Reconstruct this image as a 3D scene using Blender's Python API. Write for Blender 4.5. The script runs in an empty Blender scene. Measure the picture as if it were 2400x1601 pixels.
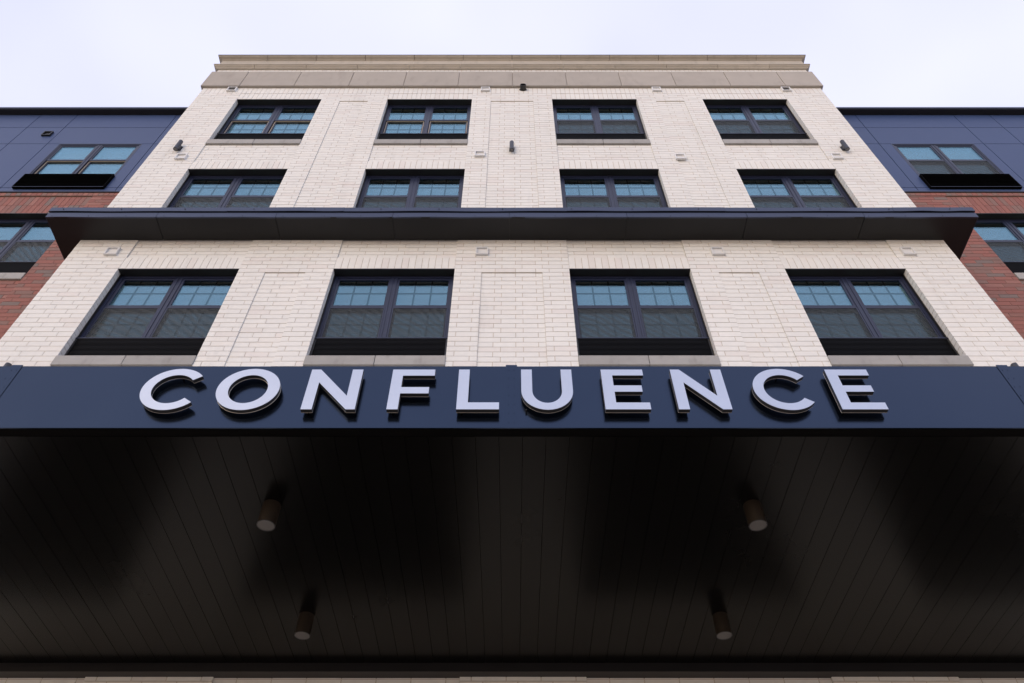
import bpy, bmesh, math, random
from mathutils import Vector, Matrix

random.seed(7)
S = bpy.context.scene
COL = S.collection

# ------------------------------------------------------------------ camera, sky, sun, exposure
U = 0.1016                 # one brick course (four inches) in metres
EYE = 1.6                  # camera height
ZC = 102.083               # courses from the camera up to the reference course (underside of the ledge)
DIST = 64.396              # courses from the camera to the brick face
GROUND = -ZC - EYE / U     # ground level in courses

cam_data = bpy.data.cameras.new('camera')
cam_data.sensor_width = 36.0
cam_data.lens = 36.0 * 1802.97 / 2400.0
cam_data.clip_start = 0.05
cam_data.clip_end = 3000
cam = bpy.data.objects.new('camera', cam_data)
cam.location = (0, -DIST * U, EYE)
cam.rotation_euler = (math.pi / 2 + math.radians(50.4654), 0, 0)
COL.objects.link(cam)
S.camera = cam

SUN_EL = math.radians(9)
SUN_AZ = math.radians(212)      # behind the camera and a little to the left; thin overcast, so a broad soft sun
world = bpy.data.worlds.new('World')
S.world = world
world.use_nodes = True
wn, wl = world.node_tree.nodes, world.node_tree.links
wn.clear()
w_out = wn.new('ShaderNodeOutputWorld')
w_bg = wn.new('ShaderNodeBackground')
w_sky = wn.new('ShaderNodeTexSky')
w_sky.sky_type = 'NISHITA'
w_sky.sun_disc = False
w_sky.sun_elevation = SUN_EL
w_sky.sun_rotation = SUN_AZ
w_sky.air_density = 1.0
w_sky.dust_density = 1.0
w_sky.ozone_density = 1.0
w_co = wn.new('ShaderNodeTexCoord')
w_map = wn.new('ShaderNodeMapping')
w_map.inputs['Scale'].default_value = (1.3, 1.3, 2.2)
w_noise = wn.new('ShaderNodeTexNoise')
w_noise.inputs['Scale'].default_value = 1.6
w_noise.inputs['Detail'].default_value = 2.5
w_noise.inputs['Roughness'].default_value = 0.55
w_ramp = wn.new('ShaderNodeMapRange')
w_ramp.inputs[1].default_value = 0.40
w_ramp.inputs[2].default_value = 0.72
w_ramp.inputs[3].default_value = 0.66
w_ramp.inputs[4].default_value = 0.82
w_mix = wn.new('ShaderNodeMix')
w_mix.data_type = 'RGBA'
w_mix.inputs[7].default_value = (6.15, 6.2, 7.9, 1)      # thin high cloud, same units as the sky
wl.new(w_co.outputs['Generated'], w_map.inputs['Vector'])
wl.new(w_map.outputs['Vector'], w_noise.inputs['Vector'])
wl.new(w_noise.outputs['Fac'], w_ramp.inputs[0])
wl.new(w_ramp.outputs[0], w_mix.inputs[0])
wl.new(w_sky.outputs['Color'], w_mix.inputs[6])
wl.new(w_mix.outputs[2], w_bg.inputs['Color'])
w_bg.inputs['Strength'].default_value = 0.10
wl.new(w_bg.outputs['Background'], w_out.inputs['Surface'])

sun_data = bpy.data.lights.new('sun', 'SUN')
sun_data.energy = 0.55
sun_data.angle = math.radians(42)
sun_data.color = (1.0, 0.79, 0.54)
sun = bpy.data.objects.new('sun', sun_data)
sd = Vector((math.sin(SUN_AZ) * math.cos(SUN_EL), math.cos(SUN_AZ) * math.cos(SUN_EL), math.sin(SUN_EL)))
sun.rotation_euler = sd.to_track_quat('Z', 'Y').to_euler()
sun.location = (0, 30, 60)
COL.objects.link(sun)

S.view_settings.view_transform = 'Standard'
S.view_settings.look = 'None'
S.view_settings.exposure = 0.87
S.view_settings.gamma = 1.0
S.cycles.use_denoising = True
S.cycles.max_bounces = 10
S.cycles.diffuse_bounces = 5
S.cycles.transparent_max_bounces = 16

# ------------------------------------------------------------------ materials
def nt(name):
    m = bpy.data.materials.new(name)
    m.use_nodes = True
    t = m.node_tree
    b = t.nodes['Principled BSDF']
    return m, t, b

def surface(name, col, rough=0.5, spec=0.5, metallic=0.0, var=0.12, scale=3.0, bump=0.0, bump_scale=60.0,
            stain=0.0, stretch=(1, 1, 1), rough_var=0.0, coat=0.0):
    """plain painted / stone / metal surface with fine colour and relief variation"""
    m, t, b = nt(name)
    N, L = t.nodes, t.links
    co = N.new('ShaderNodeTexCoord')
    mp = N.new('ShaderNodeMapping'); mp.inputs['Scale'].default_value = stretch
    L.new(co.outputs['Object'], mp.inputs['Vector'])
    n1 = N.new('ShaderNodeTexNoise'); n1.inputs['Scale'].default_value = scale
    n1.inputs['Detail'].default_value = 6; n1.inputs['Roughness'].default_value = 0.6
    L.new(mp.outputs['Vector'], n1.inputs['Vector'])
    oi = N.new('ShaderNodeObjectInfo')
    ad = N.new('ShaderNodeMath'); ad.operation = 'MULTIPLY_ADD'
    ad.inputs[1].default_value = 0.35; L.new(oi.outputs['Random'], ad.inputs[0]); L.new(n1.outputs['Fac'], ad.inputs[2])
    mr = N.new('ShaderNodeMapRange')
    mr.inputs[1].default_value = 0.35; mr.inputs[2].default_value = 1.0
    mr.inputs[3].default_value = 1 - var; mr.inputs[4].default_value = 1 + var
    L.new(ad.outputs[0], mr.inputs[0])
    hs = N.new('ShaderNodeHueSaturation'); hs.inputs['Color'].default_value = (*col, 1)
    L.new(mr.outputs[0], hs.inputs['Value'])
    out = hs.outputs['Color']
    if stain > 0:
        n2 = N.new('ShaderNodeTexNoise'); n2.inputs['Scale'].default_value = scale * 2.7
        n2.inputs['Detail'].default_value = 8
        mp2 = N.new('ShaderNodeMapping'); mp2.inputs['Scale'].default_value = (1, 1, 0.35)
        L.new(co.outputs['Object'], mp2.inputs['Vector']); L.new(mp2.outputs['Vector'], n2.inputs['Vector'])
        m2 = N.new('ShaderNodeMapRange'); m2.inputs[1].default_value = 0.55; m2.inputs[2].default_value = 0.8
        m2.inputs[4].default_value = stain
        L.new(n2.outputs['Fac'], m2.inputs[0])
        mx = N.new('ShaderNodeMix'); mx.data_type = 'RGBA'
        mx.inputs[7].default_value = (col[0] * .5, col[1] * .48, col[2] * .45, 1)
        L.new(m2.outputs[0], mx.inputs[0]); L.new(out, mx.inputs[6]); out = mx.outputs[2]
    L.new(out, b.inputs['Base Color'])
    b.inputs['Roughness'].default_value = rough
    if rough_var:
        m3 = N.new('ShaderNodeMapRange'); m3.inputs[3].default_value = rough - rough_var; m3.inputs[4].default_value = rough + rough_var
        L.new(n1.outputs['Fac'], m3.inputs[0]); L.new(m3.outputs[0], b.inputs['Roughness'])
    b.inputs['Metallic'].default_value = metallic
    b.inputs['Specular IOR Level'].default_value = spec
    b.inputs['Coat Weight'].default_value = coat
    if bump > 0:
        n3 = N.new('ShaderNodeTexNoise'); n3.inputs['Scale'].default_value = bump_scale; n3.inputs['Detail'].default_value = 4
        L.new(co.outputs['Object'], n3.inputs['Vector'])
        bp = N.new('ShaderNodeBump'); bp.inputs['Strength'].default_value = bump; bp.inputs['Distance'].default_value = 0.002
        L.new(n3.outputs['Fac'], bp.inputs['Height']); L.new(bp.outputs['Normal'], b.inputs['Normal'])
    return m

def brick_material(name, cols, rough=0.75):
    """colour picked per brick (per mesh island and per object), speckle and fine relief"""
    m, t, b = nt(name)
    N, L = t.nodes, t.links
    ge = N.new('ShaderNodeNewGeometry'); oi = N.new('ShaderNodeObjectInfo')
    ad = N.new('ShaderNodeMath'); ad.operation = 'ADD'
    L.new(ge.outputs['Random Per Island'], ad.inputs[0]); L.new(oi.outputs['Random'], ad.inputs[1])
    fr = N.new('ShaderNodeMath'); fr.operation = 'FRACT'; L.new(ad.outputs[0], fr.inputs[0])
    rp = N.new('ShaderNodeValToRGB'); rp.color_ramp.interpolation = 'CONSTANT'
    el = rp.color_ramp.elements
    el[0].position = 0; el[0].color = (*cols[0][1], 1)
    acc = cols[0][0]
    el[1].position = acc; el[1].color = (*cols[1][1], 1)
    acc += cols[1][0]
    for w, c in cols[2:]:
        e = el.new(min(acc, .999)); e.color = (*c, 1); acc += w
    L.new(fr.outputs[0], rp.inputs['Fac'])
    co = N.new('ShaderNodeTexCoord')
    n1 = N.new('ShaderNodeTexNoise'); n1.inputs['Scale'].default_value = 14; n1.inputs['Detail'].default_value = 6
    L.new(ge.outputs['Position'], n1.inputs['Vector'])
    n2 = N.new('ShaderNodeTexNoise'); n2.inputs['Scale'].default_value = 0.9; n2.inputs['Detail'].default_value = 5
    L.new(ge.outputs['Position'], n2.inputs['Vector'])
    mu = N.new('ShaderNodeMath'); mu.operation = 'MULTIPLY_ADD'; mu.inputs[1].default_value = 0.12; mu.inputs[2].default_value = 0.885
    L.new(n1.outputs['Fac'], mu.inputs[0])
    mu2 = N.new('ShaderNodeMath'); mu2.operation = 'MULTIPLY_ADD'; mu2.inputs[1].default_value = 0.14
    L.new(n2.outputs['Fac'], mu2.inputs[0]); L.new(mu.outputs[0], mu2.inputs[2])
    mp4 = N.new('ShaderNodeMapping'); mp4.inputs['Scale'].default_value = (3.2, 3.2, .42)
    n4 = N.new('ShaderNodeTexNoise'); n4.inputs['Scale'].default_value = 1.0; n4.inputs['Detail'].default_value = 7
    n4.inputs['Roughness'].default_value = .65
    L.new(ge.outputs['Position'], mp4.inputs['Vector']); L.new(mp4.outputs['Vector'], n4.inputs['Vector'])
    m4 = N.new('ShaderNodeMapRange'); m4.inputs[1].default_value = .56; m4.inputs[2].default_value = .78
    m4.inputs[3].default_value = 1.0; m4.inputs[4].default_value = .86
    L.new(n4.outputs['Fac'], m4.inputs[0])
    mu4 = N.new('ShaderNodeMath'); mu4.operation = 'MULTIPLY'; L.new(mu2.outputs[0], mu4.inputs[0]); L.new(m4.outputs[0], mu4.inputs[1])
    hs = N.new('ShaderNodeHueSaturation'); L.new(rp.outputs['Color'], hs.inputs['Color']); L.new(mu4.outputs[0], hs.inputs['Value'])
    L.new(hs.outputs['Color'], b.inputs['Base Color'])
    b.inputs['Roughness'].default_value = rough
    b.inputs['Specular IOR Level'].default_value = 0.3
    n3 = N.new('ShaderNodeTexNoise'); n3.inputs['Scale'].default_value = 90; n3.inputs['Detail'].default_value = 3
    L.new(ge.outputs['Position'], n3.inputs['Vector'])
    bp = N.new('ShaderNodeBump'); bp.inputs['Strength'].default_value = 0.35; bp.inputs['Distance'].default_value = 0.002
    L.new(n3.outputs['Fac'], bp.inputs['Height']); L.new(bp.outputs['Normal'], b.inputs['Normal'])
    return m

def glass_material(name, tint=(0.50, 0.86, 1.0), f0=0.18, through=(0.95, 0.965, 0.97), wobble=0.0):
    """coated pane: see-through, with a mirror share that grows towards grazing view"""
    m, t, b = nt(name)
    N, L = t.nodes, t.links
    N.remove(b)
    out = N['Material Output']
    tr = N.new('ShaderNodeBsdfTransparent'); tr.inputs['Color'].default_value = (*through, 1)
    gl = N.new('ShaderNodeBsdfGlossy'); gl.inputs['Color'].default_value = (*tint, 1); gl.inputs['Roughness'].default_value = 0.012
    lw = N.new('ShaderNodeLayerWeight'); lw.inputs['Blend'].default_value = 0.5
    pw = N.new('ShaderNodeMath'); pw.operation = 'POWER'; pw.inputs[1].default_value = 5
    L.new(lw.outputs['Facing'], pw.inputs[0])
    fr = N.new('ShaderNodeMath'); fr.operation = 'MULTIPLY_ADD'; fr.inputs[1].default_value = 1 - f0; fr.inputs[2].default_value = f0
    L.new(pw.outputs[0], fr.inputs[0])
    co = N.new('ShaderNodeTexCoord'); oi = N.new('ShaderNodeObjectInfo')
    ns = N.new('ShaderNodeTexNoise'); ns.noise_dimensions = '4D'; ns.inputs['Scale'].default_value = 1.1
    ns.inputs['Detail'].default_value = 1.0
    ml = N.new('ShaderNodeMath'); ml.operation = 'MULTIPLY'; ml.inputs[1].default_value = 60
    L.new(oi.outputs['Random'], ml.inputs[0]); L.new(ml.outputs[0], ns.inputs['W'])
    L.new(co.outputs['Object'], ns.inputs['Vector'])
    bp = N.new('ShaderNodeBump'); bp.inputs['Strength'].default_value = wobble; bp.inputs['Distance'].default_value = 0.02
    L.new(ns.outputs['Fac'], bp.inputs['Height'])
    if wobble > 0: L.new(bp.outputs['Normal'], gl.inputs['Normal'])
    mx = N.new('ShaderNodeMixShader')
    L.new(fr.outputs[0], mx.inputs[0]); L.new(tr.outputs[0], mx.inputs[1]); L.new(gl.outputs[0], mx.inputs[2])
    L.new(mx.outputs[0], out.inputs['Surface'])
    return m

def screen_material(name):
    """insect mesh: partly see-through dark weave, uneven tension gives a wavy grain"""
    m, t, b = nt(name)
    N, L = t.nodes, t.links
    out = N['Material Output']
    b.inputs['Base Color'].default_value = (0.035, 0.045, 0.05, 1)
    b.inputs['Roughness'].default_value = 0.6
    tr = N.new('ShaderNodeBsdfTransparent')
    co = N.new('ShaderNodeTexCoord'); oi = N.new('ShaderNodeObjectInfo')
    mp = N.new('ShaderNodeVectorMath'); mp.operation = 'MULTIPLY_ADD'
    mp.inputs[1].default_value = (1, 1, 1)
    L.new(co.outputs['Object'], mp.inputs[0])
    cm = N.new('ShaderNodeCombineXYZ')
    ml = N.new('ShaderNodeMath'); ml.operation = 'MULTIPLY'; ml.inputs[1].default_value = 31
    L.new(oi.outputs['Random'], ml.inputs[0]); L.new(ml.outputs[0], cm.inputs[0]); L.new(ml.outputs[0], cm.inputs[2])
    L.new(cm.outputs[0], mp.inputs[2])
    wv = N.new('ShaderNodeTexWave'); wv.wave_type = 'RINGS'; wv.rings_direction = 'SPHERICAL'
    wv.inputs['Scale'].default_value = 3.0; wv.inputs['Distortion'].default_value = 7.0
    wv.inputs['Detail'].default_value = 2.0; wv.inputs['Detail Scale'].default_value = 0.7
    L.new(mp.outputs[0], wv.inputs['Vector'])
    mr = N.new('ShaderNodeMapRange'); mr.inputs[3].default_value = 0.48; mr.inputs[4].default_value = 0.70  # painted moire ripple: opacity follows the rings, not the weave
    L.new(wv.outputs['Fac'], mr.inputs[0])
    mx = N.new('ShaderNodeMixShader')
    L.new(mr.outputs[0], mx.inputs[0]); L.new(tr.outputs[0], mx.inputs[1]); L.new(b.outputs[0], mx.inputs[2])
    L.new(mx.outputs[0], out.inputs['Surface'])
    return m

M = {}
M['cream'] = brick_material('cream_brick', [
    (.30, (.778, .786, .765)), (.24, (.790, .797, .776)), (.20, (.767, .774, .756)), (.14, (.782, .780, .752)),
    (.08, (.752, .742, .718)), (.04, (.762, .746, .724))])
M['red'] = brick_material('red_brick', [
    (.26, (.295, .125, .104)), (.22, (.270, .114, .097)), (.18, (.255, .126, .108)), (.12, (.310, .150, .127)),
    (.13, (.235, .142, .124)), (.11, (.200, .152, .141))])
M['mortar'] = surface('mortar_cream', (.62, .575, .51), rough=.9, spec=.2, var=.15, scale=8, bump=.4)
M['mortar_red'] = surface('mortar_red', (.29, .21, .18), rough=.9, spec=.2, var=.15, scale=8, bump=.4)
M['stone'] = surface('cast_stone', (.42, .393, .358), rough=.8, spec=.3, var=.09, scale=2.2, bump=.25, stain=.28)
M['sill'] = surface('sill_stone', (.36, .36, .355), rough=.75, spec=.3, var=.12, scale=3.5, bump=.25, stain=.45)
M['crown'] = surface('cornice_stone', (.48, .445, .385), rough=.8, spec=.3, var=.1, scale=2.5, bump=.25, stain=.35)
M['navy_panel'] = surface('navy_panel', (.038, .068, .175), rough=.46, spec=.38, var=.05, scale=.6, rough_var=.05)
M['navy_fascia'] = surface('navy_fascia', (.041, .057, .090), rough=.20, metallic=1.0, spec=.5, var=.05, scale=.8, rough_var=.05)
M['navy_frame'] = surface('navy_frame', (.017, .023, .055), rough=.36, spec=.45, var=.08, scale=3)
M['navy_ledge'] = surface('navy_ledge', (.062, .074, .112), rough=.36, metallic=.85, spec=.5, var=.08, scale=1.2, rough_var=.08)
M['black'] = surface('black_metal', (.012, .012, .014), rough=.4, spec=.45, var=.15, scale=4)
M['matt_black'] = surface('matt_black', (.0035, .0035, .004), rough=.7, spec=.04, var=.2, scale=4)
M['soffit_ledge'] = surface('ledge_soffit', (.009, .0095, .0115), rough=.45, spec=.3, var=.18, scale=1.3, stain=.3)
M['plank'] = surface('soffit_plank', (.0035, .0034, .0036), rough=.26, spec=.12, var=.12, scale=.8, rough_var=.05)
M['letter_face'] = surface('letter_face', (.535, .585, .675), rough=.40, metallic=.75, spec=.5, var=.05, scale=5)
M['letter_side'] = surface('letter_return', (.035, .037, .042), rough=.35, spec=.5, var=.1)
M['letter_back'] = surface('letter_backer', (.75, .74, .70), rough=.5, var=.05)
M['white'] = surface('white_plastic', (.74, .755, .765), rough=.5, var=.05)
M['dark_void'] = surface('dark_void', (.02, .02, .02), rough=.8)
M['room_backing'] = surface('dark_room_backing', (.030, .033, .036), rough=.8, var=.2, scale=2)  # dark tone standing in for unlit rooms
M['beige'] = surface('beige_vinyl', (.50, .44, .36), rough=.5)
M['bronze'] = surface('bronze_metal', (.030, .023, .017), rough=.4, spec=.4, metallic=.3)
M['lens'] = surface('lamp_lens', (.13, .13, .135), rough=.35, spec=.5, var=.1, scale=12)
M['sconce'] = surface('sconce_metal', (.030, .034, .048), rough=.42, spec=.5, var=.08)
M['roof'] = surface('roof_membrane', (.25, .25, .25), rough=.9)
M['pave'] = surface('concrete_paving', (.50, .40, .285), rough=.9, spec=.25, var=.15, scale=.5, bump=.3, stain=.3)
M['asphalt'] = surface('asphalt', (.080, .074, .066), rough=.9, spec=.3, var=.2, scale=1.2, bump=.5)
M['glass'] = glass_material('window_glass')
M['glass_store'] = glass_material('storefront_glass', tint=(.8, .9, .95), f0=.045, through=(.6, .65, .66))
M['screen'] = screen_material('insect_screen')

# ------------------------------------------------------------------ helpers (coordinates in brick courses)
def W(x, y, z):
    return Vector((x * U, y * U, (z + ZC) * U + EYE))

class MB:
    def __init__(self):
        self.v = []; self.f = []
    def box(self, x0, x1, y0, y1, z0, z1):
        b = len(self.v)
        self.v += [(x0, y0, z0), (x1, y0, z0), (x1, y1, z0), (x0, y1, z0),
                   (x0, y0, z1), (x1, y0, z1), (x1, y1, z1), (x0, y1, z1)]
        self.f += [tuple(b + i for i in q) for q in
                   ((0, 3, 2, 1), (4, 5, 6, 7), (0, 1, 5, 4), (1, 2, 6, 5), (2, 3, 7, 6), (3, 0, 4, 7))]
        return self
    def sheet(self, x0, x1, y, z0, z1):
        b = len(self.v)
        self.v += [(x0, y, z0), (x1, y, z0), (x1, y, z1), (x0, y, z1)]
        self.f.append((b, b + 1, b + 2, b + 3))
        return self
    def prism(self, pts, y0, y1, caps=(True, True)):
        """outline in x,z (counter-clockwise seen from -y), extruded along y"""
        b = len(self.v); n = len(pts)
        self.v += [(p[0], y0, p[1]) for p in pts] + [(p[0], y1, p[1]) for p in pts]
        if caps[0]: self.f.append(tuple(b + i for i in range(n)))
        if caps[1]: self.f.append(tuple(b + n + i for i in reversed(range(n))))
        for i in range(n):
            j = (i + 1) % n
            self.f.append((b + i, b + n + i, b + n + j, b + j))
        return self
    def ring(self, outer, inner, y0, y1, caps=(True, True), walls=True):
        b = len(self.v); n = len(outer)
        for y in (y0, y1):
            self.v += [(p[0], y, p[1]) for p in outer] + [(p[0], y, p[1]) for p in inner]
        for i in range(n):
            j = (i + 1) % n
            o0, i0, o1, i1 = b, b + n, b + 2 * n, b + 3 * n
            if caps[0]: self.f.append((o0 + i, o0 + j, i0 + j, i0 + i))
            if caps[1]: self.f.append((o1 + i, i1 + i, i1 + j, o1 + j))
            if walls:
                self.f.append((o0 + i, o1 + i, o1 + j, o0 + j))
                self.f.append((i0 + i, i0 + j, i1 + j, i1 + i))
        return self
    def extrude_x(self, prof, x0, x1, mitre0=0.0, mitre1=0.0):
        """closed profile in y,z swept along x; the mitres pull the ends out with -y"""
        b = len(self.v); n = len(prof)
        self.v += [(x0 + mitre0 * p[0], p[0], p[1]) for p in prof] + [(x1 - mitre1 * p[0], p[0], p[1]) for p in prof]
        self.f.append(tuple(b + i for i in range(n)))
        self.f.append(tuple(b + n + i for i in reversed(range(n))))
        for i in range(n):
            j = (i + 1) % n
            self.f.append((b + i, b + n + i, b + n + j, b + j))
        return self
    def cyl(self, c, r, h, axis='z', n=20, r2=None):
        b = len(self.v); r2 = r if r2 is None else r2
        for k, rr in ((0, r), (h, r2)):
            for i in range(n):
                a = 2 * math.pi * i / n
                p, q = rr * math.cos(a), rr * math.sin(a)
                if axis == 'z': self.v.append((c[0] + p, c[1] + q, c[2] + k))
                else: self.v.append((c[0] + p, c[1] + k, c[2] + q))
        self.f.append(tuple(b + i for i in range(n))); self.f.append(tuple(b + n + i for i in reversed(range(n))))
        for i in range(n):
            j = (i + 1) % n
            self.f.append((b + i, b + n + i, b + n + j, b + j))
        return self
    def mesh(self, name, mat, origin=None, bevel=0.0):
        """origin in courses (vertices are absolute) or None (vertices already local)"""
        me = bpy.data.meshes.new(name)
        if origin is None:
            vs = [(x * U, y * U, z * U) for x, y, z in self.v]
        else:
            ox, oy, oz = origin
            vs = [((x - ox) * U, (y - oy) * U, (z - oz) * U) for x, y, z in self.v]
        me.from_pydata(vs, [], self.f)
        bm = bmesh.new(); bm.from_mesh(me)
        bmesh.ops.recalc_face_normals(bm, faces=bm.faces)
        if bevel > 0:
            bmesh.ops.bevel(bm, geom=[e for e in bm.edges if e.is_manifold and e.calc_face_angle(0) > .5], offset=bevel, segments=2, affect='EDGES', clamp_overlap=True)
        bm.to_mesh(me); bm.free()
        me.materials.append(mat)
        return me

ORG = {}
def link(name, data, parent, loc):
    """loc in courses; absolute for things, absolute for parts too (converted to the parent's frame)"""
    o = bpy.data.objects.new(name, data)
    COL.objects.link(o)
    ORG[o] = loc
    if parent is None:
        o.location = W(*loc)
    else:
        p = ORG[parent]
        o.parent = parent
        o.location = ((loc[0] - p[0]) * U, (loc[1] - p[1]) * U, (loc[2] - p[2]) * U)
    return o
def thing(name, label, cat, loc, group=None):
    o = link(name, None, None, loc)
    o.empty_display_size = .2
    o['label'] = label; o['category'] = cat
    if group: o['group'] = group
    return o
def part(name, mb, mat, parent, bevel=0.0, kind=None, label=None):
    org = ORG[parent]
    o = link(name, mb.mesh(name, M[mat], org, bevel), parent, org)
    if kind: o['kind'] = kind
    if label: o['label'] = label
    return o

# ------------------------------------------------------------------ brickwork
PITCH = math.radians(50.4654)
def project(x, y, z):
    zz = z + ZC; dd = DIST + y
    d = dd * math.cos(PITCH) + zz * math.sin(PITCH)
    return 1200 + 1802.97 * x / d, 800.5 - 1802.97 * (zz * math.cos(PITCH) - dd * math.sin(PITCH)) / d
def pix_area(x0, x1, y, z0, z1):
    a = project(x0, y, z0); b = project(x1, y, z0); c = project(x1, y, z1); d = project(x0, y, z1)
    p = [a, b, c, d]
    if min(q[0] for q in p) > 2400 or max(q[0] for q in p) < 0 or min(q[1] for q in p) > 1601: return 0
    return .5 * abs(sum(p[i][0] * p[(i + 1) % 4][1] - p[(i + 1) % 4][0] * p[i][1] for i in range(4)))

J = 0.094       # mortar joint
class Brickwork:
    def __init__(self): self.b = []
    def add(self, x0, x1, z0, z1, y, depth=.95):
        self.b.append((x0 + J / 2, x1 - J / 2, z0 + J / 2, z1 - J / 2, y + random.uniform(-.012, .012), depth))
    def rows(self, x0, z0, z1, y, pats, depth=.95, jamb=(0, 0)):
        """running courses from z0 up to z1; pats cycle with the course number"""
        z = z0
        while z < z1 - .02:
            top = min(z + 1, z1)
            x = x0; pt = pats[int(round(z)) % len(pats)]
            for i, w in enumerate(pt):
                # no half joint at a free edge
                a = x - (J / 2 if i == 0 and jamb[0] else 0); e = x + w + (J / 2 if i == len(pt) - 1 and jamb[1] else 0)
                self.add(a, e, z, top, y, depth); x += w
            z = top
    def soldiers(self, x0, x1, z0, z1, y, depth=.95, jamb=(0, 0)):
        n = round(x1 - x0)
        w = (x1 - x0) / n
        for i in range(n):
            a = x0 + i * w - (J / 2 if i == 0 and jamb[0] else 0); e = x0 + (i + 1) * w + (J / 2 if i == n - 1 and jamb[1] else 0)
            self.add(a, e, z0, z1, y, depth)
    def build(self, parent, mat, hidden, limit=300):
        scored = []
        for k, b in enumerate(self.b):
            s = 0 if hidden(b) else pix_area(b[0], b[1], b[4], b[2], b[3])
            scored.append((s, k))
        scored.sort(reverse=True)
        single = [k for s, k in scored[:limit] if s > 100]
        ss = set(single); cache = {}
        for k in single:
            x0, x1, z0, z1, y, dp = self.b[k]
            key = (round(x1 - x0, 2), round(z1 - z0, 2), dp)
            if key not in cache:
                h = MB(); h.box(-key[0] / 2, key[0] / 2, 0, dp, -key[1] / 2, key[1] / 2)
                cache[key] = h.mesh('brick', M[mat], None, bevel=.0035 if False else 0)
            link('brick', cache[key], parent, ((x0 + x1) / 2, y, (z0 + z1) / 2))
        rest = MB()
        for k, (x0, x1, z0, z1, y, dp) in enumerate(self.b):
            if k not in ss: rest.box(x0, x1, y, y + dp, z0, z1)
        part('brickwork', rest, mat, parent, kind='stuff')

def cyc(width, first):
    """one running course of three-unit bricks that starts with a cut of `first`"""
    out = []; x = 0
    if first: out.append(first); x = first
    while x < width - .01:
        w = min(3, width - x)
        out.append(w); x += w
    if len(out) > 1 and out[-1] < .6:
        out[-2] += out[-1]; out.pop()
    return out

# ------------------------------------------------------------------ windows
def rect_frame(mb, x0, x1, z0, z1, y0, y1, wl, wr, wb, wt):
    mb.box(x0, x0 + wl, y0, y1, z0, z1)
    mb.box(x1 - wr, x1, y0, y1, z0, z1)
    mb.box(x0 + wl, x1 - wr, y0, y1, z0, z0 + wb)
    mb.box(x0 + wl, x1 - wr, y0, y1, z1 - wt, z1)
    return mb

# all window meshes are local: x from the middle, y from the brick face inwards, z from the sill top; the opening is 18 by 20
WM = {}
def wmesh(key, mb, mat, bevel=0):
    WM[key] = mb.mesh(key, M[mat], None, bevel)
h = MB(); h.box(-8.98, 8.98, .06, 1.75, 19.9, 20.03); h.box(-8.98, -8.9, 1.02, 1.8, 4.8, 19.9); h.box(8.9, 8.98, 1.02, 1.8, 4.8, 19.9)
wmesh('head_liner', h, 'black')
h = MB(); rect_frame(h, -8.9, 8.9, 4.75, 19.9, 1.36, 2.1, .42, .42, .3, .45)
h.box(-.46, -.17, 1.36, 2.1, 5.05, 19.45); h.box(.17, .46, 1.36, 2.1, 5.05, 19.45); h.box(-.17, .17, 1.44, 2.1, 5.05, 19.45)
wmesh('frame', h, 'navy_frame')
h = MB(); rect_frame(h, .46, 8.48, 12.3, 19.45, 1.46, 1.78, .36, .40, .52, .42); wmesh('upper_sash', h, 'navy_frame')
h = MB(); rect_frame(h, .46, 8.48, 5.05, 12.78, 1.8, 2.08, .48, .48, .62, .45); wmesh('lower_sash', h, 'navy_frame')
h = MB(); h.sheet(.8, 8.1, 1.58, 12.8, 19.05); wmesh('upper_pane', h, 'glass')
h = MB(); h.sheet(.8, 8.1, 1.70, 12.8, 19.05); wmesh('upper_inner_pane', h, 'glass')
h = MB(); h.sheet(.9, 8.02, 1.88, 5.6, 12.35); wmesh('lower_pane', h, 'glass')
h = MB(); h.sheet(.9, 8.02, 2.00, 5.6, 12.35); wmesh('lower_inner_pane', h, 'glass')
def grille(x0, x1, z0, z1, y):
    h = MB(); t = .115
    for k in (1, 2):
        x = x0 + (x1 - x0) * k / 3
        h.box(x - t, x + t, y, y + .04, z0, z1)
    zm = (z0 + z1) / 2
    for k in range(3):
        a = x0 + (x1 - x0) * k / 3 + (t if k else 0); e = x0 + (x1 - x0) * (k + 1) / 3 - (t if k < 2 else 0)
        h.box(a, e, y, y + .04, zm - t, zm + t)
    return h
wmesh('upper_grille', grille(.82, 8.08, 12.82, 19.03, 1.63), 'matt_black')
wmesh('lower_grille', grille(.94, 8.0, 5.67, 12.33, 1.93), 'matt_black')
h = MB(); rect_frame(h, .50, 8.44, 5.07, 12.28, 1.40, 1.50, .2, .2, .2, .22); wmesh('screen_frame', h, 'navy_frame')
h = MB(); h.sheet(.68, 8.26, 1.44, 5.25, 12.1); wmesh('insect_screen', h, 'screen')
h = MB(); rect_frame(h, .62, 8.32, 5.25, 12.28, 1.62, 1.78, .1, .1, .08, .1); wmesh('vinyl_edge', h, 'beige')
h = MB()
h.box(-8.9, 8.9, 1.30, 1.36, .02, 4.62); WM['louver_back'] = h.mesh('louver_back', M['matt_black'])
h = MB()
rect_frame(h, -8.9, 8.9, .02, 4.62, .88, 1.28, .22, .22, .12, .12)
for k in range(17):
    z = .22 + k * .255
    b = len(h.v)
    h.v += [(-8.68, .92, z), (8.68, .92, z), (8.68, 1.22, z + .15), (-8.68, 1.22, z + .15),
            (-8.68, .92, z + .035), (8.68, .92, z + .035), (8.68, 1.22, z + .185), (-8.68, 1.22, z + .185)]
    h.f += [tuple(b + i for i in q) for q in ((0, 3, 2, 1), (4, 5, 6, 7), (0, 1, 5, 4), (1, 2, 6, 5), (2, 3, 7, 6), (3, 0, 4, 7))]
wmesh('louver', h, 'black')
h = MB(); h.box(-8.94, 8.94, .80, 1.5, 4.62, 4.76); wmesh('louver_cap', h, 'navy_frame')
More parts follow.
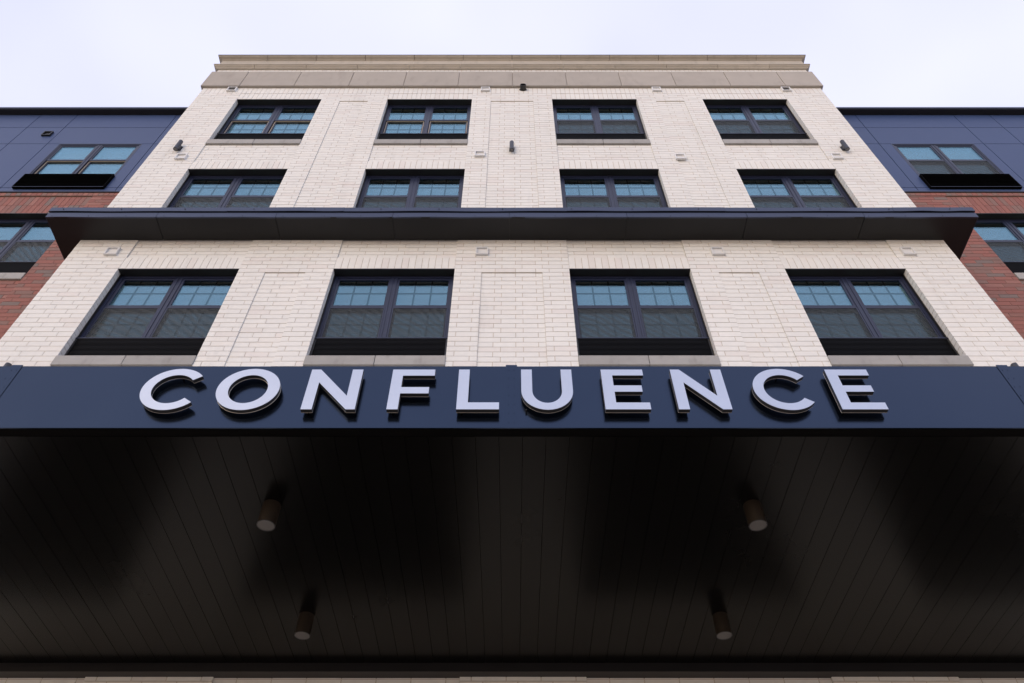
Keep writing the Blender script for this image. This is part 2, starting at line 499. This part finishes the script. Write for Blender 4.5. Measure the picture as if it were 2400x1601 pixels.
h = MB(); h.box(-8.9, 8.9, 2.7, 2.75, .1, 19.9); wmesh('room_backing', h, 'room_backing')  # added dark sheet in place of the unlit room behind the panes
def sill_piece(x0, x1):
    h = MB(); h.extrude_x([(-.19, -1.85), (-.19, -.10), (-.11, -.03), (.85, .0), (.85, -1.85)], x0, x1)
    return h
wmesh('sill_a', sill_piece(-8.97, -.06), 'sill', .002); wmesh('sill_b', sill_piece(.02, 8.97), 'sill', .002)
h = MB(); h.box(-.06, .02, .0, .8, -1.8, -.06); wmesh('sill_joint', h, 'dark_void')
# wing windows on the metal cladding: a shallow hood box instead of louver and sill
h = MB()
h.box(-9.0, 9.0, -.58, 0.05, .0, .10); h.box(-9.0, -8.9, -.58, .05, .10, 5.3); h.box(8.9, 9.0, -.58, .05, .10, 5.3)
h.box(-9.0, 9.0, -.58, .05, 5.3, 5.4); h.box(-8.9, 8.9, -.12, -.08, .10, 5.3)
for k in range(9):
    h.box(-8.9, 8.9, -.5, -.14, .35 + k * .55, .39 + k * .55)
WM['hood'] = h.mesh('hood', M['matt_black'])
h = MB(); h.box(-9.02, 9.02, -.60, -.58, -.02, .07); WM['hood_edge'] = h.mesh('hood_edge', M['navy_ledge'])
h = MB(); rect_frame(h, -9.0, 9.0, 4.76, 20.0, 1.28, 1.46, .22, .22, .12, .22); WM['flange'] = h.mesh('flange', M['navy_ledge'])

def mirror(me):
    m2 = me.copy()
    for v in m2.vertices: v.co.x = -v.co.x
    m2.flip_normals()
    return m2
for k in ('upper_sash', 'lower_sash', 'upper_pane', 'upper_inner_pane', 'lower_pane', 'lower_inner_pane', 'upper_grille', 'lower_grille',
          'screen_frame', 'insect_screen', 'vinyl_edge'):
    WM[k + '_m'] = mirror(WM[k])

def window(parent, x, y, z, grid=True, screens=True, kind='masonry', label=None):
    w = link('window', None, parent, (x, y, z)); w.empty_display_size = .2
    if label: w['label'] = label
    def sub(name, key): return link(name, WM[key], w, (x, y, z))
    sub('frame', 'frame')
    for m in ('', '_m'):
        sub('upper_sash', 'upper_sash' + m); sub('lower_sash', 'lower_sash' + m)
        sub('pane', 'upper_pane' + m); sub('pane', 'lower_pane' + m)
        sub('inner_pane', 'upper_inner_pane' + m); sub('inner_pane', 'lower_inner_pane' + m)
        if grid:
            sub('grille', 'upper_grille' + m); sub('grille', 'lower_grille' + m)
        if screens:
            sub('screen_frame', 'screen_frame' + m); sub('insect_screen', 'insect_screen' + m)
        else: sub('vinyl_edge', 'vinyl_edge' + m)
    sub('room_backing', 'room_backing')
    if kind == 'masonry':
        sub('head_liner', 'head_liner'); sub('louver', 'louver'); sub('louver_back', 'louver_back'); sub('louver_cap', 'louver_cap')
        sub('sill', 'sill_a'); sub('sill', 'sill_b'); sub('sill_joint', 'sill_joint')
    else:
        sub('flange', 'flange')
    return w

# ------------------------------------------------------------------ ground
g = MB(); g.box(-2500, 2500, -2500, 2500, GROUND - 3, GROUND - 1.2)
o = link('ground', g.mesh('ground', M['asphalt'], (0, 0, GROUND)), None, (0, 0, GROUND)); o['kind'] = 'structure'
g = MB(); g.box(-400, 400, -230, 150, GROUND - 1.2 + .04, GROUND)
o = link('pavement', g.mesh('pavement', M['pave'], (0, 0, GROUND)), None, (0, 0, GROUND)); o['kind'] = 'structure'
g = MB(); g.box(-2500, 2500, -1200, -420, GROUND - 1.2 + .04, GROUND)
o = link('far_pavement', g.mesh('far_pavement', M['pave'], (0, -800, GROUND)), None, (0, -800, GROUND)); o['kind'] = 'structure'

# ------------------------------------------------------------------ the cream brick block
B = thing('brick_building', 'tall cream brick apartment block with grey stone band and cornice above four window columns', 'building', (0, 0, GROUND))
PIERS = [(-67.5, -58.5), (-40.5, -26.5), (-8.5, 8.5), (26.5, 40.5), (58.5, 67.5)]
BAYS = [(-58.5, -40.5), (-26.5, -8.5), (8.5, 26.5), (40.5, 58.5)]
HEADS = [-7, 25, 57]
BAY_Y, PAN_Y, SOL_Y = .21, .16, .035
bw = Brickwork()
core = MB()
LOW = -44
for k, (a, b) in enumerate(PIERS):
    w = round(b - a)
    if w == 9:
        flip = k == 4
        pa, pb = [3, 3, 3], [1, 3, 3, 2]
        if flip: pb = pb[::-1]
        bw.rows(a, LOW, 60, 0, [pa, pb], jamb=(1, 1))
        core.box(a + .06, b - .06, .045, 4, -62, 74)
    else:
        pw = w - 8
        # solid tops and sides with a sunk panel between four-unit strips
        top = [cyc(w, 0), cyc(w, 1)]
        if w == 17: top = [[3, 3, 3, 3, 2, 3], [1, 3, 3, 3, 3, 3, 1]]
        if w == 14: top = [[3, 3, 3, 2, 3], [1, 3, 3, 3, 3, 1]]
        bw.rows(a, -8, 3.0, 0, top, jamb=(1, 1))
        bw.rows(a, 56, 60, 0, top, jamb=(1, 1))
        pan = [[3] * (pw // 3), [2] + [3] * (pw // 3 - 1) + [1]]
        for z0, z1 in ((LOW, -8), (3.0, 56)):
            bw.rows(a, z0, z1, 0, [[3, 1], [1, 3]], jamb=(1, 1))
            bw.rows(b - 4, z0, z1, 0, [[1, 3], [3, 1]], jamb=(1, 1))
            bw.rows(a + 4, z0, z1, PAN_Y, [pan[0], pan[1]], depth=.8)
            core.box(a + .06, a + 3.95, .06, 4, z0 - .03, z1 - .01)
            core.box(b - 3.95, b - .06, .06, 4, z0 - .03, z1 - .01)
            core.box(a + 3.96, b - 3.96, PAN_Y + .06, 4, z0 - .03, z1 - .01)
        core.box(a + .06, b - .06, .06, 4, -7.98, 2.97)
        core.box(a + .06, b - .06, .06, 4, 56, 74)
        core.box(a + .06, b - .06, .06, 4, -62, LOW - .05)
for a, b in BAYS:
    for hd in HEADS:
        bw.soldiers(a, b, hd, hd + 3, SOL_Y)
        core.box(a - .05, b + .05, .10, 4, hd + .05, hd + 3)
    for z0, z1 in ((-4, 3.15), (28, 35.15), (LOW, -28.85)):
        bw.rows(a, z0, z1, BAY_Y, [[3] * 6, [1] + [3] * 5 + [2]], depth=.8)
        core.box(a - .05, b + .05, BAY_Y + .06, 4, z0 + .01, z1)
    core.box(a - .05, b + .05, .27, 4, -62, LOW - .05)
    core.box(a - .05, b + .05, .06, 4, 60.01, 74)
bw.soldiers(-67.5, 67.5, 60, 63, 0, jamb=(1, 1))
bw.soldiers(-67.5, 67.5, 71.3, 74.0, 0, jamb=(1, 1))
# ground floor under the canopy: piers eleven wide, storefront openings between them
GP = [(-67.5, -57.5), (-36.7, -25.7), (-4.5, 6.4), (27.5, 38.4), (58, 67.5)]
G_HEAD = -75.5
for k, (a, b) in enumerate(GP):
    w = b - a
    bw.rows(a, GROUND + .05, -69.0, 0, [cyc(w, 1), cyc(w, 2)], jamb=(1, 1))
    core.box(a + .06, b - .06, .06, 4, GROUND, -62)
for k in range(4):
    a, b = GP[k][1], GP[k + 1][0]
    bw.rows(a, -72.5, -69.0, BAY_Y, [cyc(b - a, 2), cyc(b - a, 0)], depth=.8)
    bw.soldiers(a, b, G_HEAD, -72.5, SOL_Y)
    core.box(a - .05, b + .05, BAY_Y + .06, 4, G_HEAD, -62)
core.box(-67.44, 67.44, 4, 150, GROUND, 78)
part('wall', core, 'mortar', B)
bw.build(B, 'cream', lambda b: (-64 < b[2] < -29.6) or (.9 < b[2] < 10.6) or b[2] < -71 or b[3] > 80)

for hi, hd in enumerate(HEADS):
    for bi, (a, b) in enumerate(BAYS):
        window(B, (a + b) / 2, 0, hd - 20, True, not (hi == 2 and bi < 2),
               label='window with bare lower panes and no insect screens' if hi == 2 and bi < 2 else None)
for k in range(4):                                   # storefronts
    a, b = GP[k][1], GP[k + 1][0]
    w = link('storefront', None, B, ((a + b) / 2, 0, GROUND))
    h = MB(); rect_frame(h, a + .05, b - .05, GROUND, G_HEAD - .03, 1.0, 1.8, .5, .5, 1.0, .5)
    n = 4
    for i in range(1, n):
        x = a + (b - a) * i / n; h.box(x - .22, x + .22, 1.05, 1.75, GROUND + 1, G_HEAD - .53)
    h.box(a + .55, b - .55, 1.1, 1.7, -90.2, -89.8)
    part('frame', h, 'black', w)
    for i in range(n):
        x0 = a + (b - a) * i / n + .3; x1 = a + (b - a) * (i + 1) / n - .3
        h = MB(); h.box(x0, x1, 1.4, 1.43, GROUND + 1, -90.2); part('pane', h, 'glass_store', w)
        h = MB(); h.box(x0, x1, 1.4, 1.43, -89.8, G_HEAD - .53); part('pane', h, 'glass_store', w)
    h = MB(); h.box(a, b, 3.6, 3.7, GROUND, G_HEAD); part('interior', h, 'dark_void', w)

# stone band
edges = [-68.05] + [11.94 * k + .1 for k in range(-5, 6)] + [68.05]
for i in range(len(edges) - 1):
    h = MB(); h.box(edges[i] + (.05 if i else 0), edges[i + 1] - (.05 if i < len(edges) - 2 else 0), -.55, .5, 63.09, 71.5)
    part('band_stone', h, 'stone', B, bevel=.004)
h = MB(); h.box(-67.5, 67.5, -.3, .4, 63.2, 71.4); part('band_joint', h, 'mortar', B)
# two cornice mouldings, each a row of cast stones
def ogee(y0, z0, y1, z1, steps=10):
    pts = []
    for i in range(steps + 1):
        t = i / steps
        s = t - math.sin(2 * math.pi * t) / (2 * math.pi) * .75
        pts.append((y0 + (y1 - y0) * s, z0 + (z1 - z0) * t))
    return pts
low_prof = [(-.36, 73.82), (-.36, 74.02), (-.48, 74.04), (-.48, 74.14)] + ogee(-.50, 74.16, -.92, 74.72) + [(-.93, 74.8), (-1.04, 74.81), (-1.04, 75.12), (.5, 75.15), (.5, 73.82)]
up_prof = [(-.34, 75.16), (-.34, 78.9), (-.44, 78.92), (-.44, 79.08), (-.52, 79.1)] + ogee(-.52, 79.1, -1.2, 79.55) + [(-1.22, 79.62), (-1.34, 79.63), (-1.34, 79.86), (.5, 79.86), (.5, 75.16)]
def moulding(prof, spacing, name):
    ks = [spacing * k for k in range(-5, 6)]
    xs = [-67.5] + ks + [67.5]
    for i in range(len(xs) - 1):
        h = MB()
        h.extrude_x(prof, xs[i] + (.05 if i else 0), xs[i + 1] - (.05 if i < len(xs) - 2 else 0),
                    mitre0=1.0 if i == 0 else 0, mitre1=1.0 if i == len(xs) - 2 else 0)
        part(name, h, 'crown', B)
    for sd_ in (-1, 1):                       # the moulding turns the corner
        h = MB(); b0 = len(h.v); m_ = len(prof)
        h.v += [(sd_ * (67.5 - p[0]), p[0] + .002, p[1]) for p in prof] + [(sd_ * (67.5 - p[0]), 30, p[1]) for p in prof]
        h.f.append(tuple(range(m_))); h.f.append(tuple(m_ + i for i in reversed(range(m_))))
        for i in range(m_): h.f.append((i, m_ + i, m_ + (i + 1) % m_, (i + 1) % m_))
        part(name, h, 'crown', B)
    h = MB(); h.box(-67.4, 67.4, max(p[0] for p in prof[:4]) + .05, .4, prof[0][1] + .1, prof[-2][1] - .1)
    part('moulding_joint', h, 'mortar', B)
moulding(low_prof, 11.82, 'cornice_stone')
moulding(up_prof, 11.45, 'cornice_stone')
h = MB(); h.box(-68.9, 68.9, -1.4, 6, 79.87, 80.02); part('coping', h, 'navy_frame', B)
h = MB(); h.box(-67.4, 67.4, .6, 149, 78, 79.8); part('roof', h, 'roof', B)

# ------------------------------------------------------------------ side wings, set back
YW = 9.1
def wing(s, win_x, f3_x, seams, label):
    Wg = thing('side_wing', label, 'building', (s * 120, YW, GROUND))
    def X(a, b): return (s * a, s * b) if s > 0 else (s * b, s * a)
    far = 175
    bk = Brickwork(); cr = MB()
    e0, e1 = f3_x - 9, f3_x + 9            # bay edges (absolute distance from the middle)
    def rows(a, b, z0, z1, y, depth=.95, jamb=(0, 0)):
        x0, x1 = X(a, b); w = x1 - x0
        bk.rows(x0, z0, z1, y, [cyc(w, 0), cyc(w, 1.3), cyc(w, 2.2), cyc(w, .8)], depth, jamb)
    rows(67.6, e0, -40, 31.4, YW, jamb=(0, 0))
    rows(e1, 126, -40, 31.4, YW)
    rows(e0, e1, -40, 3.15, YW + .12, .8)
    x0, x1 = X(e0, e1)
    bk.soldiers(x0, x1, 25, 28, YW + .10); bk.soldiers(x0, x1, 28, 31.3, YW + .12, .8)
    bk.soldiers(*X(67.6, 126), 31.4, 32.55, YW - .12)
    bx = lambda a, b, y0, y1, z0, z1: cr.box(*X(a, b), y0, y1, z0, z1)
    bx(67.6, e0 - .05, YW + .05, YW + 4, GROUND, 31.38); bx(e1 + .05, far, YW + .05, YW + 4, GROUND, 31.38)
    bx(e0 - .06, e1 + .06, YW + .2, YW + 4, GROUND, 3.1); bx(e0 - .06, e1 + .06, YW + .2, YW + 4, 25.05, 31.38)
    bx(67.6, far, YW - .06, YW + 4, 31.41, 32.6)
    bx(67.6, far, YW + 4, YW + 140, GROUND, 70)
    part('wall', cr, 'mortar_red', Wg)
    bk.build(Wg, 'red', lambda b: b[2] < -17 or (abs(b[0]) < 71.4 and b[2] < 25) or max(abs(b[0]), abs(b[1])) > 122)
    # metal cladding
    h = MB()
    wx0, wx1 = win_x - 9.0, win_x + 9.0
    h.box(*X(67.6, wx0 + .2), YW + .02, YW + 4, 32.6, 70); h.box(*X(wx1 - .2, far), YW + .02, YW + 4, 32.6, 70)
    h.box(*X(wx0 + .2, wx1 - .2), YW + .02, YW + 4, 32.6, 39.4); h.box(*X(wx0 + .2, wx1 - .2), YW + .02, YW + 4, 54.3, 70)
    part('cladding_rail', h, 'dark_void', Wg)
    cols = [67.7] + seams + [seams[-1] + 23, seams[-1] + 31.4, 174]
    zs = [33.0, 34.6, 54.4, 62.8, 69.75]
    gp = .06
    for i in range(len(cols) - 1):
        for j in range(len(zs) - 1):
            a, b = cols[i] + gp, cols[i + 1] - gp
            pieces = [(a, b, zs[j] + gp, zs[j + 1] - gp)]
            if a < win_x < b and j == 1:
                pieces = [(a, wx0 - .02, zs[j] + gp, zs[j + 1] - gp), (wx1 + .02, b, zs[j] + gp, zs[j + 1] - gp)]
            for (p, q, r, t) in pieces:
                h = MB(); h.box(*X(p, q), YW - .13, YW + .015, r, t)
                part('panel', h, 'navy_panel', Wg, bevel=.0015)
    h = MB(); h.box(*X(67.7, 174), YW - .35, YW + .1, 32.62, 32.95); part('drip_edge', h, 'navy_ledge', Wg)
    h = MB(); h.box(*X(67.7, 174), YW - 1.5, YW + 139, 69.8, 70.1); part('eave_soffit', h, 'black', Wg)
    h = MB(); h.box(*X(67.7, 174.2), YW - 1.62, YW + 139, 70.1, 70.75); part('coping', h, 'navy_ledge', Wg)
    window(Wg, s * win_x, YW - 1.42, 34.4, False, s > 0, 'clad')
    h = link('hood', WM['hood'], Wg, (s * win_x, YW - .13, 33.95)); h2 = link('hood_edge', WM['hood_edge'], h, (s * win_x, YW - .13, 33.95))
    window(Wg, s * f3_x, YW, 5, False, True)
    return Wg
wl_ = wing(-1, 89.4, 90.65, [78.0, 101.1, 109.6], 'left set-back wing of navy metal panels over red brick')
wr_ = wing(1, 91.4, 93.3, [79.9, 102.65, 111.1], 'right set-back wing of navy metal panels over red brick')

# ------------------------------------------------------------------ metal ledge between the floors
Lg = thing('metal_ledge', 'dark navy metal ledge with black soffit wrapping the cream brick front', 'ledge', (0, 0, .84))
LX, LY = 71.4, -4.2
def wavy_strip(mb, x0, x1, y0, y1, z0, z1, amp, ph, n=48):
    b = len(mb.v)
    for i in range(n + 1):
        t = i / n; x = x0 + (x1 - x0) * t
        d = amp * (math.sin(5.1 * t * 2 + ph) + .6 * math.sin(13.3 * t + ph * 2))
        e = amp * .5 * math.sin(9 * t + ph)
        mb.v += [(x, y0, z0 + d), (x, y1, z0 + d), (x, y1, z1 + e), (x, y0, z1 + e)]
    for i in range(n):
        p, q = b + 4 * i, b + 4 * i + 4
        for k in range(4):
            mb.f.append((p + k, p + (k + 1) % 4, q + (k + 1) % 4, q + k))
    mb.f.append((b, b + 3, b + 2, b + 1)); e = b + 4 * n; mb.f.append((e, e + 1, e + 2, e + 3))
segs = [-LX, -54.5, -36.2, -18.3, -.4, 17.6, 36.0, 54.0, LX]
for i in range(8):
    a, b = segs[i] + (.03 if i else 0), segs[i + 1] - (.03 if i < 7 else 0)
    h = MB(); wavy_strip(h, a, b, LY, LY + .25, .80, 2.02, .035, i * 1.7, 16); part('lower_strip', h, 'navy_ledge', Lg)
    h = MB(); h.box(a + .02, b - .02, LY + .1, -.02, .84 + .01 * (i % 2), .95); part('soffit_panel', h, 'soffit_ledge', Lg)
segs2 = [-LX - .15, -44.0, -26.0, 8.5, 33.0, 59.0, LX + .15]
for i in range(6):
    h = MB(); wavy_strip(h, segs2[i], segs2[i + 1] - .02, LY - .14 - .02 * (i % 2), LY + .25, 2.3 + .03 * (i % 2), 3.38 + .05 * (i % 2), .05, i * 2.1 + .4, 30)
    part('upper_strip', h, 'navy_ledge', Lg)
h = MB(); h.box(-LX + .1, LX - .1, LY + .3, .0, .98, 3.25)
h.box(-LX + .1, -67.55, -.0, YW - .02, .98, 3.25); h.box(67.55, LX - .1, .0, YW - .02, .98, 3.25)
part('body', h, 'black', Lg)
for s in (-1, 1):
    x0, x1 = sorted((s * 67.55, s * (LX - .02)))
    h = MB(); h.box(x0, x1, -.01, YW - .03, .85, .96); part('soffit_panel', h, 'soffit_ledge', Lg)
    x0, x1 = sorted((s * LX, s * (LX - .09)))
    h = MB(); h.box(x0, x1, LY + .26, YW - .02, .82, 2.05); part('side_strip', h, 'navy_ledge', Lg)
    x0, x1 = sorted((s * (LX + .15), s * (LX - .09)))
    h = MB(); h.box(x0, x1, LY + .26, YW - .02, 2.32, 3.4); part('side_strip', h, 'navy_ledge', Lg)
x = -69.5; k = 0
bolt_me = MB().cyl((0, -.06, 0), .085, .12, 'y', 10).mesh('bolt', M['black'])
pin_me = MB().cyl((0, -.04, 0), .05, .08, 'y', 8).mesh('pin', M['black'])
while x < 70:
    link('bolt', bolt_me, Lg, (x, LY - .17, 2.92)); x += 9.0 + (k * 37 % 5) * .42; k += 1
x = -70.5; k = 0
while x < 71:
    link('pin', pin_me, Lg, (x, LY - .02, 1.1)); x += 5.6 + (k * 29 % 7) * .12; k += 1

# ------------------------------------------------------------------ entrance canopy
Cn = thing('entrance_canopy', 'deep black-soffited entrance canopy with a navy front board carrying the sign', 'canopy', (0, -15, -68.64))
YF, ZB, ZT = -29.82, -68.64, -62.83
CX = 52.0
fx = [-CX, -33.62, -.04, 33.28, CX]
for i in range(4):
    h = MB(); h.box(fx[i] + .02, fx[i + 1] - .02, YF, YF + .08, ZB, ZT); part('fascia_panel', h, 'navy_fascia', Cn, bevel=.002)
rv = MB()
rivet = MB().cyl((0, -.02, 0), .035, .03, 'y', 8).mesh('rivet', M['navy_fascia'])
for k, xc in enumerate(fx[1:4]):
    h = MB(); h.box(xc - .38, xc + .38, YF - .035, YF - .001, ZB - .03, ZT + .10); st = part('cover_strip', h, 'navy_fascia', Cn, bevel=.001)
    for r in range(7):
        for c_ in (-.18, .18):
            link('rivet', rivet, st, (xc + c_, YF - .035, ZB + .45 + r * .82))
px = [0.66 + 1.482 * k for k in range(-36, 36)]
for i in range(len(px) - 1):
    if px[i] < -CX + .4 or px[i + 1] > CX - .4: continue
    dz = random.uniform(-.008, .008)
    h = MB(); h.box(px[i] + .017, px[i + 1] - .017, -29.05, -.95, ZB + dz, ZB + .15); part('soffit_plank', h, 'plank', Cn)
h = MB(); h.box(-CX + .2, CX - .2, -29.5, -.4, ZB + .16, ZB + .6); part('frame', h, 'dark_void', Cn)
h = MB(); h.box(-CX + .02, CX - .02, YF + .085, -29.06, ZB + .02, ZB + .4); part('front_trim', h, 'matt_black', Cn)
h = MB(); h.box(-CX + .02, CX - .02, -.93, .3, -69.4, ZB + .1); part('wall_channel', h, 'black', Cn)
h = MB(); h.box(-CX + .05, CX - .05, YF + .32, .1, ZT - .6, ZT - .2); part('deck', h, 'roof', Cn)
for s in (-1, 1):
    a, b = sorted((s * CX, s * (CX - .25)))
    h = MB(); h.box(a, b, YF + .31, .1, ZB, ZT); part('end_panel', h, 'navy_fascia', Cn)

# ------------------------------------------------------------------ sign lettering
Sg = thing('sign', 'silver capital letters reading CONFLUENCE stood off the navy canopy front', 'sign', (0, YF, -67.57))
TOP, BOT = -63.82, -67.57
def poly_letter(kind, x, w):
    """outline in absolute course units"""
    v, hz = .71, .60
    if kind == 'N':
        return [(x, BOT), (x + .70, BOT), (x + .70, TOP - 1.25), (x + w - .58, BOT), (x + w, BOT), (x + w, TOP), (x + w - .70, TOP), (x + w - .70, BOT + 1.23), (x + .60, TOP), (x, TOP)]
    if kind == 'F':
        return [(x, BOT), (x + v, BOT), (x + v, BOT + 1.45), (x + w - .27, BOT + 1.45), (x + w - .27, BOT + 2.04), (x + v, BOT + 2.04), (x + v, TOP - hz), (x + w, TOP - hz), (x + w, TOP), (x, TOP)]
    if kind == 'L':
        return [(x, BOT), (x + w, BOT), (x + w, BOT + .62), (x + v, BOT + .62), (x + v, TOP), (x, TOP)]
    if kind == 'E':
        return [(x, BOT), (x + w, BOT), (x + w, BOT + .61), (x + v + .01, BOT + .61), (x + v + .01, BOT + 1.61), (x + w - .33, BOT + 1.61), (x + w - .33, BOT + 2.2),
                (x + v + .01, BOT + 2.2), (x + v + .01, TOP - hz + .02), (x + w - .10, TOP - hz + .02), (x + w - .10, TOP), (x, TOP)]
    if kind == 'U':
        r, ri, n = w / 2, w / 2 - .71, 18
        cx = x + r; cz = BOT - .04 + 1.72; b_, bi = 1.72, 1.10
        o_ = [(cx + r * math.cos(math.pi + math.pi * i / n), cz + b_ * math.sin(math.pi + math.pi * i / n)) for i in range(n + 1)]
        i_ = [(cx + ri * math.cos(math.pi * i / n), cz - bi * math.sin(math.pi * i / n)) for i in range(n + 1)]
        return [(x, TOP)] + o_ + [(x + w, TOP), (x + w - .71, TOP)] + i_ + [(x + .71, TOP)]
    if kind == 'C':
        ao = math.radians(39); n = 40; cx, cz = x, (TOP + BOT) / 2
        o_ = [(cx + 2.02 * math.cos(ao + (2 * math.pi - 2 * ao) * i / n), cz + 1.94 * math.sin(ao + (2 * math.pi - 2 * ao) * i / n)) for i in range(n + 1)]
        i_ = [(cx + 1.33 * math.cos(ao + (2 * math.pi - 2 * ao) * i / n), cz + 1.33 * math.sin(ao + (2 * math.pi - 2 * ao) * i / n)) for i in range(n, -1, -1)]
        return o_ + i_
def ellipse(cx, cz, a, b, n=56):
    return [(cx + a * math.cos(2 * math.pi * i / n), cz + b * math.sin(2 * math.pi * i / n)) for i in range(n)]
LET = [('C', -21.92, 0), ('O', -17.05, 0), ('N', -13.28, 3.41), ('F', -7.89, 2.80), ('L', -3.51, 2.69), ('U', .60, 3.33),
       ('E', 5.88, 2.86), ('N', 10.48, 3.36), ('C', 17.62, 0), ('E', 20.75, 2.88)]
A0, A1, A2, A3 = YF - .58, YF - .555, YF - .29, YF - .262
for i, (ch, x, w) in enumerate(LET):
    lo = link('letter', None, Sg, (x, YF, BOT)); lo['label'] = 'raised capital letter ' + ch
    fm, rm, bm_ = MB(), MB(), MB()
    if ch == 'O':
        cz = (TOP + BOT) / 2
        O, I = ellipse(x, cz, 2.02, 1.94), ellipse(x, cz, 1.25, 1.32)
        O2, I2 = ellipse(x, cz, 2.0, 1.92), ellipse(x, cz, 1.27, 1.34)
        fm.ring(O, I, A0, A1); rm.ring(O2, I2, A1 + .002, A2); bm_.ring(O, I, A2 + .002, A3)
        pins = [(x - 1.62, cz), (x + 1.62, cz)]
    else:
        P = poly_letter(ch, x, w)
        fm.prism(P, A0, A1); rm.prism(P, A1 + .002, A2); bm_.prism(P, A2 + .002, A3)
        pins = [(x + .3, BOT + .3), (x + .3, TOP - .3)] if ch != 'C' else [(x - 1.65, (TOP + BOT) / 2), (x, TOP - .3)]
    part('face', fm, 'letter_face', lo); part('return', rm, 'letter_side', lo); part('backer', bm_, 'letter_back', lo)
    for (a, b) in pins:
        h = MB(); h.cyl((a, A3 + .001, b), .05, -A3 + YF - .002, 'y', 8); part('standoff', h, 'black', lo)

# ------------------------------------------------------------------ fixtures
def downlight(x, y, label):
    t = thing('downlight', label, 'downlight', (x, y, ZB), 'cylinder downlights under the canopy')
    h = MB(); h.cyl((x, y, -70.33), .61, 1.69, 'z', 32); part('body', h, 'bronze', t)
    h = MB(); h.cyl((x, y, -70.342), .555, .01, 'z', 32); part('lens', h, 'lens', t)
    h = MB()
    O = [(x + .62 * math.cos(2 * math.pi * i / 32), y + .62 * math.sin(2 * math.pi * i / 32)) for i in range(32)]
    I = [(x + .565 * math.cos(2 * math.pi * i / 32), y + .565 * math.sin(2 * math.pi * i / 32)) for i in range(32)]
    n = 32
    for z in (-70.36, -70.33): h.v += [(p[0], p[1], z) for p in O] + [(p[0], p[1], z) for p in I]
    for i in range(n):
        j = (i + 1) % n
        h.f += [(i, j, n + j, n + i), (2 * n + i, 3 * n + i, 3 * n + j, 2 * n + j), (i, 2 * n + i, 2 * n + j, j), (n + i, n + j, 3 * n + j, 3 * n + i)]
    part('rim', h, 'letter_side', t)
downlight(-16.4, -22.3, 'round downlight on the canopy soffit, left one nearer the sign')
downlight(16.4, -22.3, 'round downlight on the canopy soffit, right one nearer the sign')
downlight(-16.4, -8.4, 'round downlight on the canopy soffit, left one nearer the wall')
downlight(16.6, -8.4, 'round downlight on the canopy soffit, right one nearer the wall')

def wall_light(x, z, label, yw=0.0):
    t = thing('wall_light', label, 'wall light', (x, yw, z), 'cylinder lights on the cream brick')
    yc = yw - .75
    h = MB(); h.cyl((x, yc, z), .40, 3.25, 'z', 24); part('cylinder', h, 'sconce', t)
    h = MB(); h.cyl((x, yc, z - .01), .30, .012, 'z', 20); part('lens', h, 'lens', t)
    h = MB(); h.box(x - .34, x + .34, yc + .2, yw - .06, z + .95, z + 2.2); part('arm', h, 'sconce', t)
    h = MB(); h.box(x - .48, x + .48, yw - .07, yw - .005, z + .8, z + 2.5); part('back_plate', h, 'sconce', t)
wall_light(-62.8, 31.4, 'slim dark cylinder light on the brick corner above the ledge, left one')
wall_light(-.05, 31.4, 'slim dark cylinder light in the sunk middle brick panel above the ledge', PAN_Y)
wall_light(62.6, 31.4, 'slim dark cylinder light on the brick corner above the ledge, right one')
wall_light(-63.1, -32.8, 'dark cylinder light peeking over the left end of the sign board')
wall_light(62.9, -32.8, 'dark cylinder light peeking over the right end of the sign board')

def vent(x, z, label, yw=0.0, mat='white', is_open=False):
    t = thing('vent_cover', label, 'vent', (x, yw, z), 'square vent covers on the walls')
    r, f_ = .96, .2
    h = MB(); rect_frame(h, x - r, x + r, z - r, z + r, yw - .42, yw - .005, f_, f_, f_, f_); part('frame', h, mat, t)
    h = MB(); h.box(x - r + f_, x + r - f_, yw - .12, yw - .06, z - r + f_, z + r - f_)
    part('flap' if not is_open else 'opening', h, 'dark_void' if is_open else mat, t)
    return t
for x, lab in ((-61.1, 'leftmost'), (-4.6, 'second from left'), (31.4, 'third from left'), (60.5, 'rightmost')):
    vent(x, -2.65, 'white square vent cover just under the navy ledge, ' + lab)
for x, z, lab in ((-61.2, 29.4, 'leftmost'), (-6.0, 30.5, 'second from left'), (31.1, 29.3, 'third from left'), (60.1, 29.5, 'rightmost')):
    vent(x, z, 'white square vent cover between the top two window rows, ' + lab)
vent(-60.9, 61.9, 'white vent with open dark mouth below the stone band, left corner', is_open=True)
vent(-5.8, 61.9, 'white closed vent cover below the stone band, near the black overflow pipe')
vent(31.4, 61.9, 'white closed vent cover below the stone band, over the narrow right panel')
vent(59.6, 61.9, 'white vent with open dark mouth below the stone band, right corner', is_open=True)
vent(-103.2, 59.1, 'small black square vent on the left navy metal panels', YW - .13, 'black')

t = thing('overflow_pipe', 'short black round drain pipe sticking out below the stone band', 'pipe', (2.4, 0, 62.15))
n = 28
O = [(2.4 + .64 * math.cos(2 * math.pi * i / n), 62.15 + .64 * math.sin(2 * math.pi * i / n)) for i in range(n)]
I = [(2.4 + .56 * math.cos(2 * math.pi * i / n), 62.15 + .56 * math.sin(2 * math.pi * i / n)) for i in range(n)]
F_ = [(2.4 + .82 * math.cos(2 * math.pi * i / n), 62.15 + .82 * math.sin(2 * math.pi * i / n)) for i in range(n)]
h = MB(); h.ring(O, I, -1.15, -.05); part('pipe', h, 'black', t)
h = MB(); h.ring(F_, I, -.05, .01); part('flange', h, 'black', t)
h = MB(); h.cyl((2.4, -.3, 62.15), .56, .1, 'y', 24); part('inner', h, 'dark_void', t)
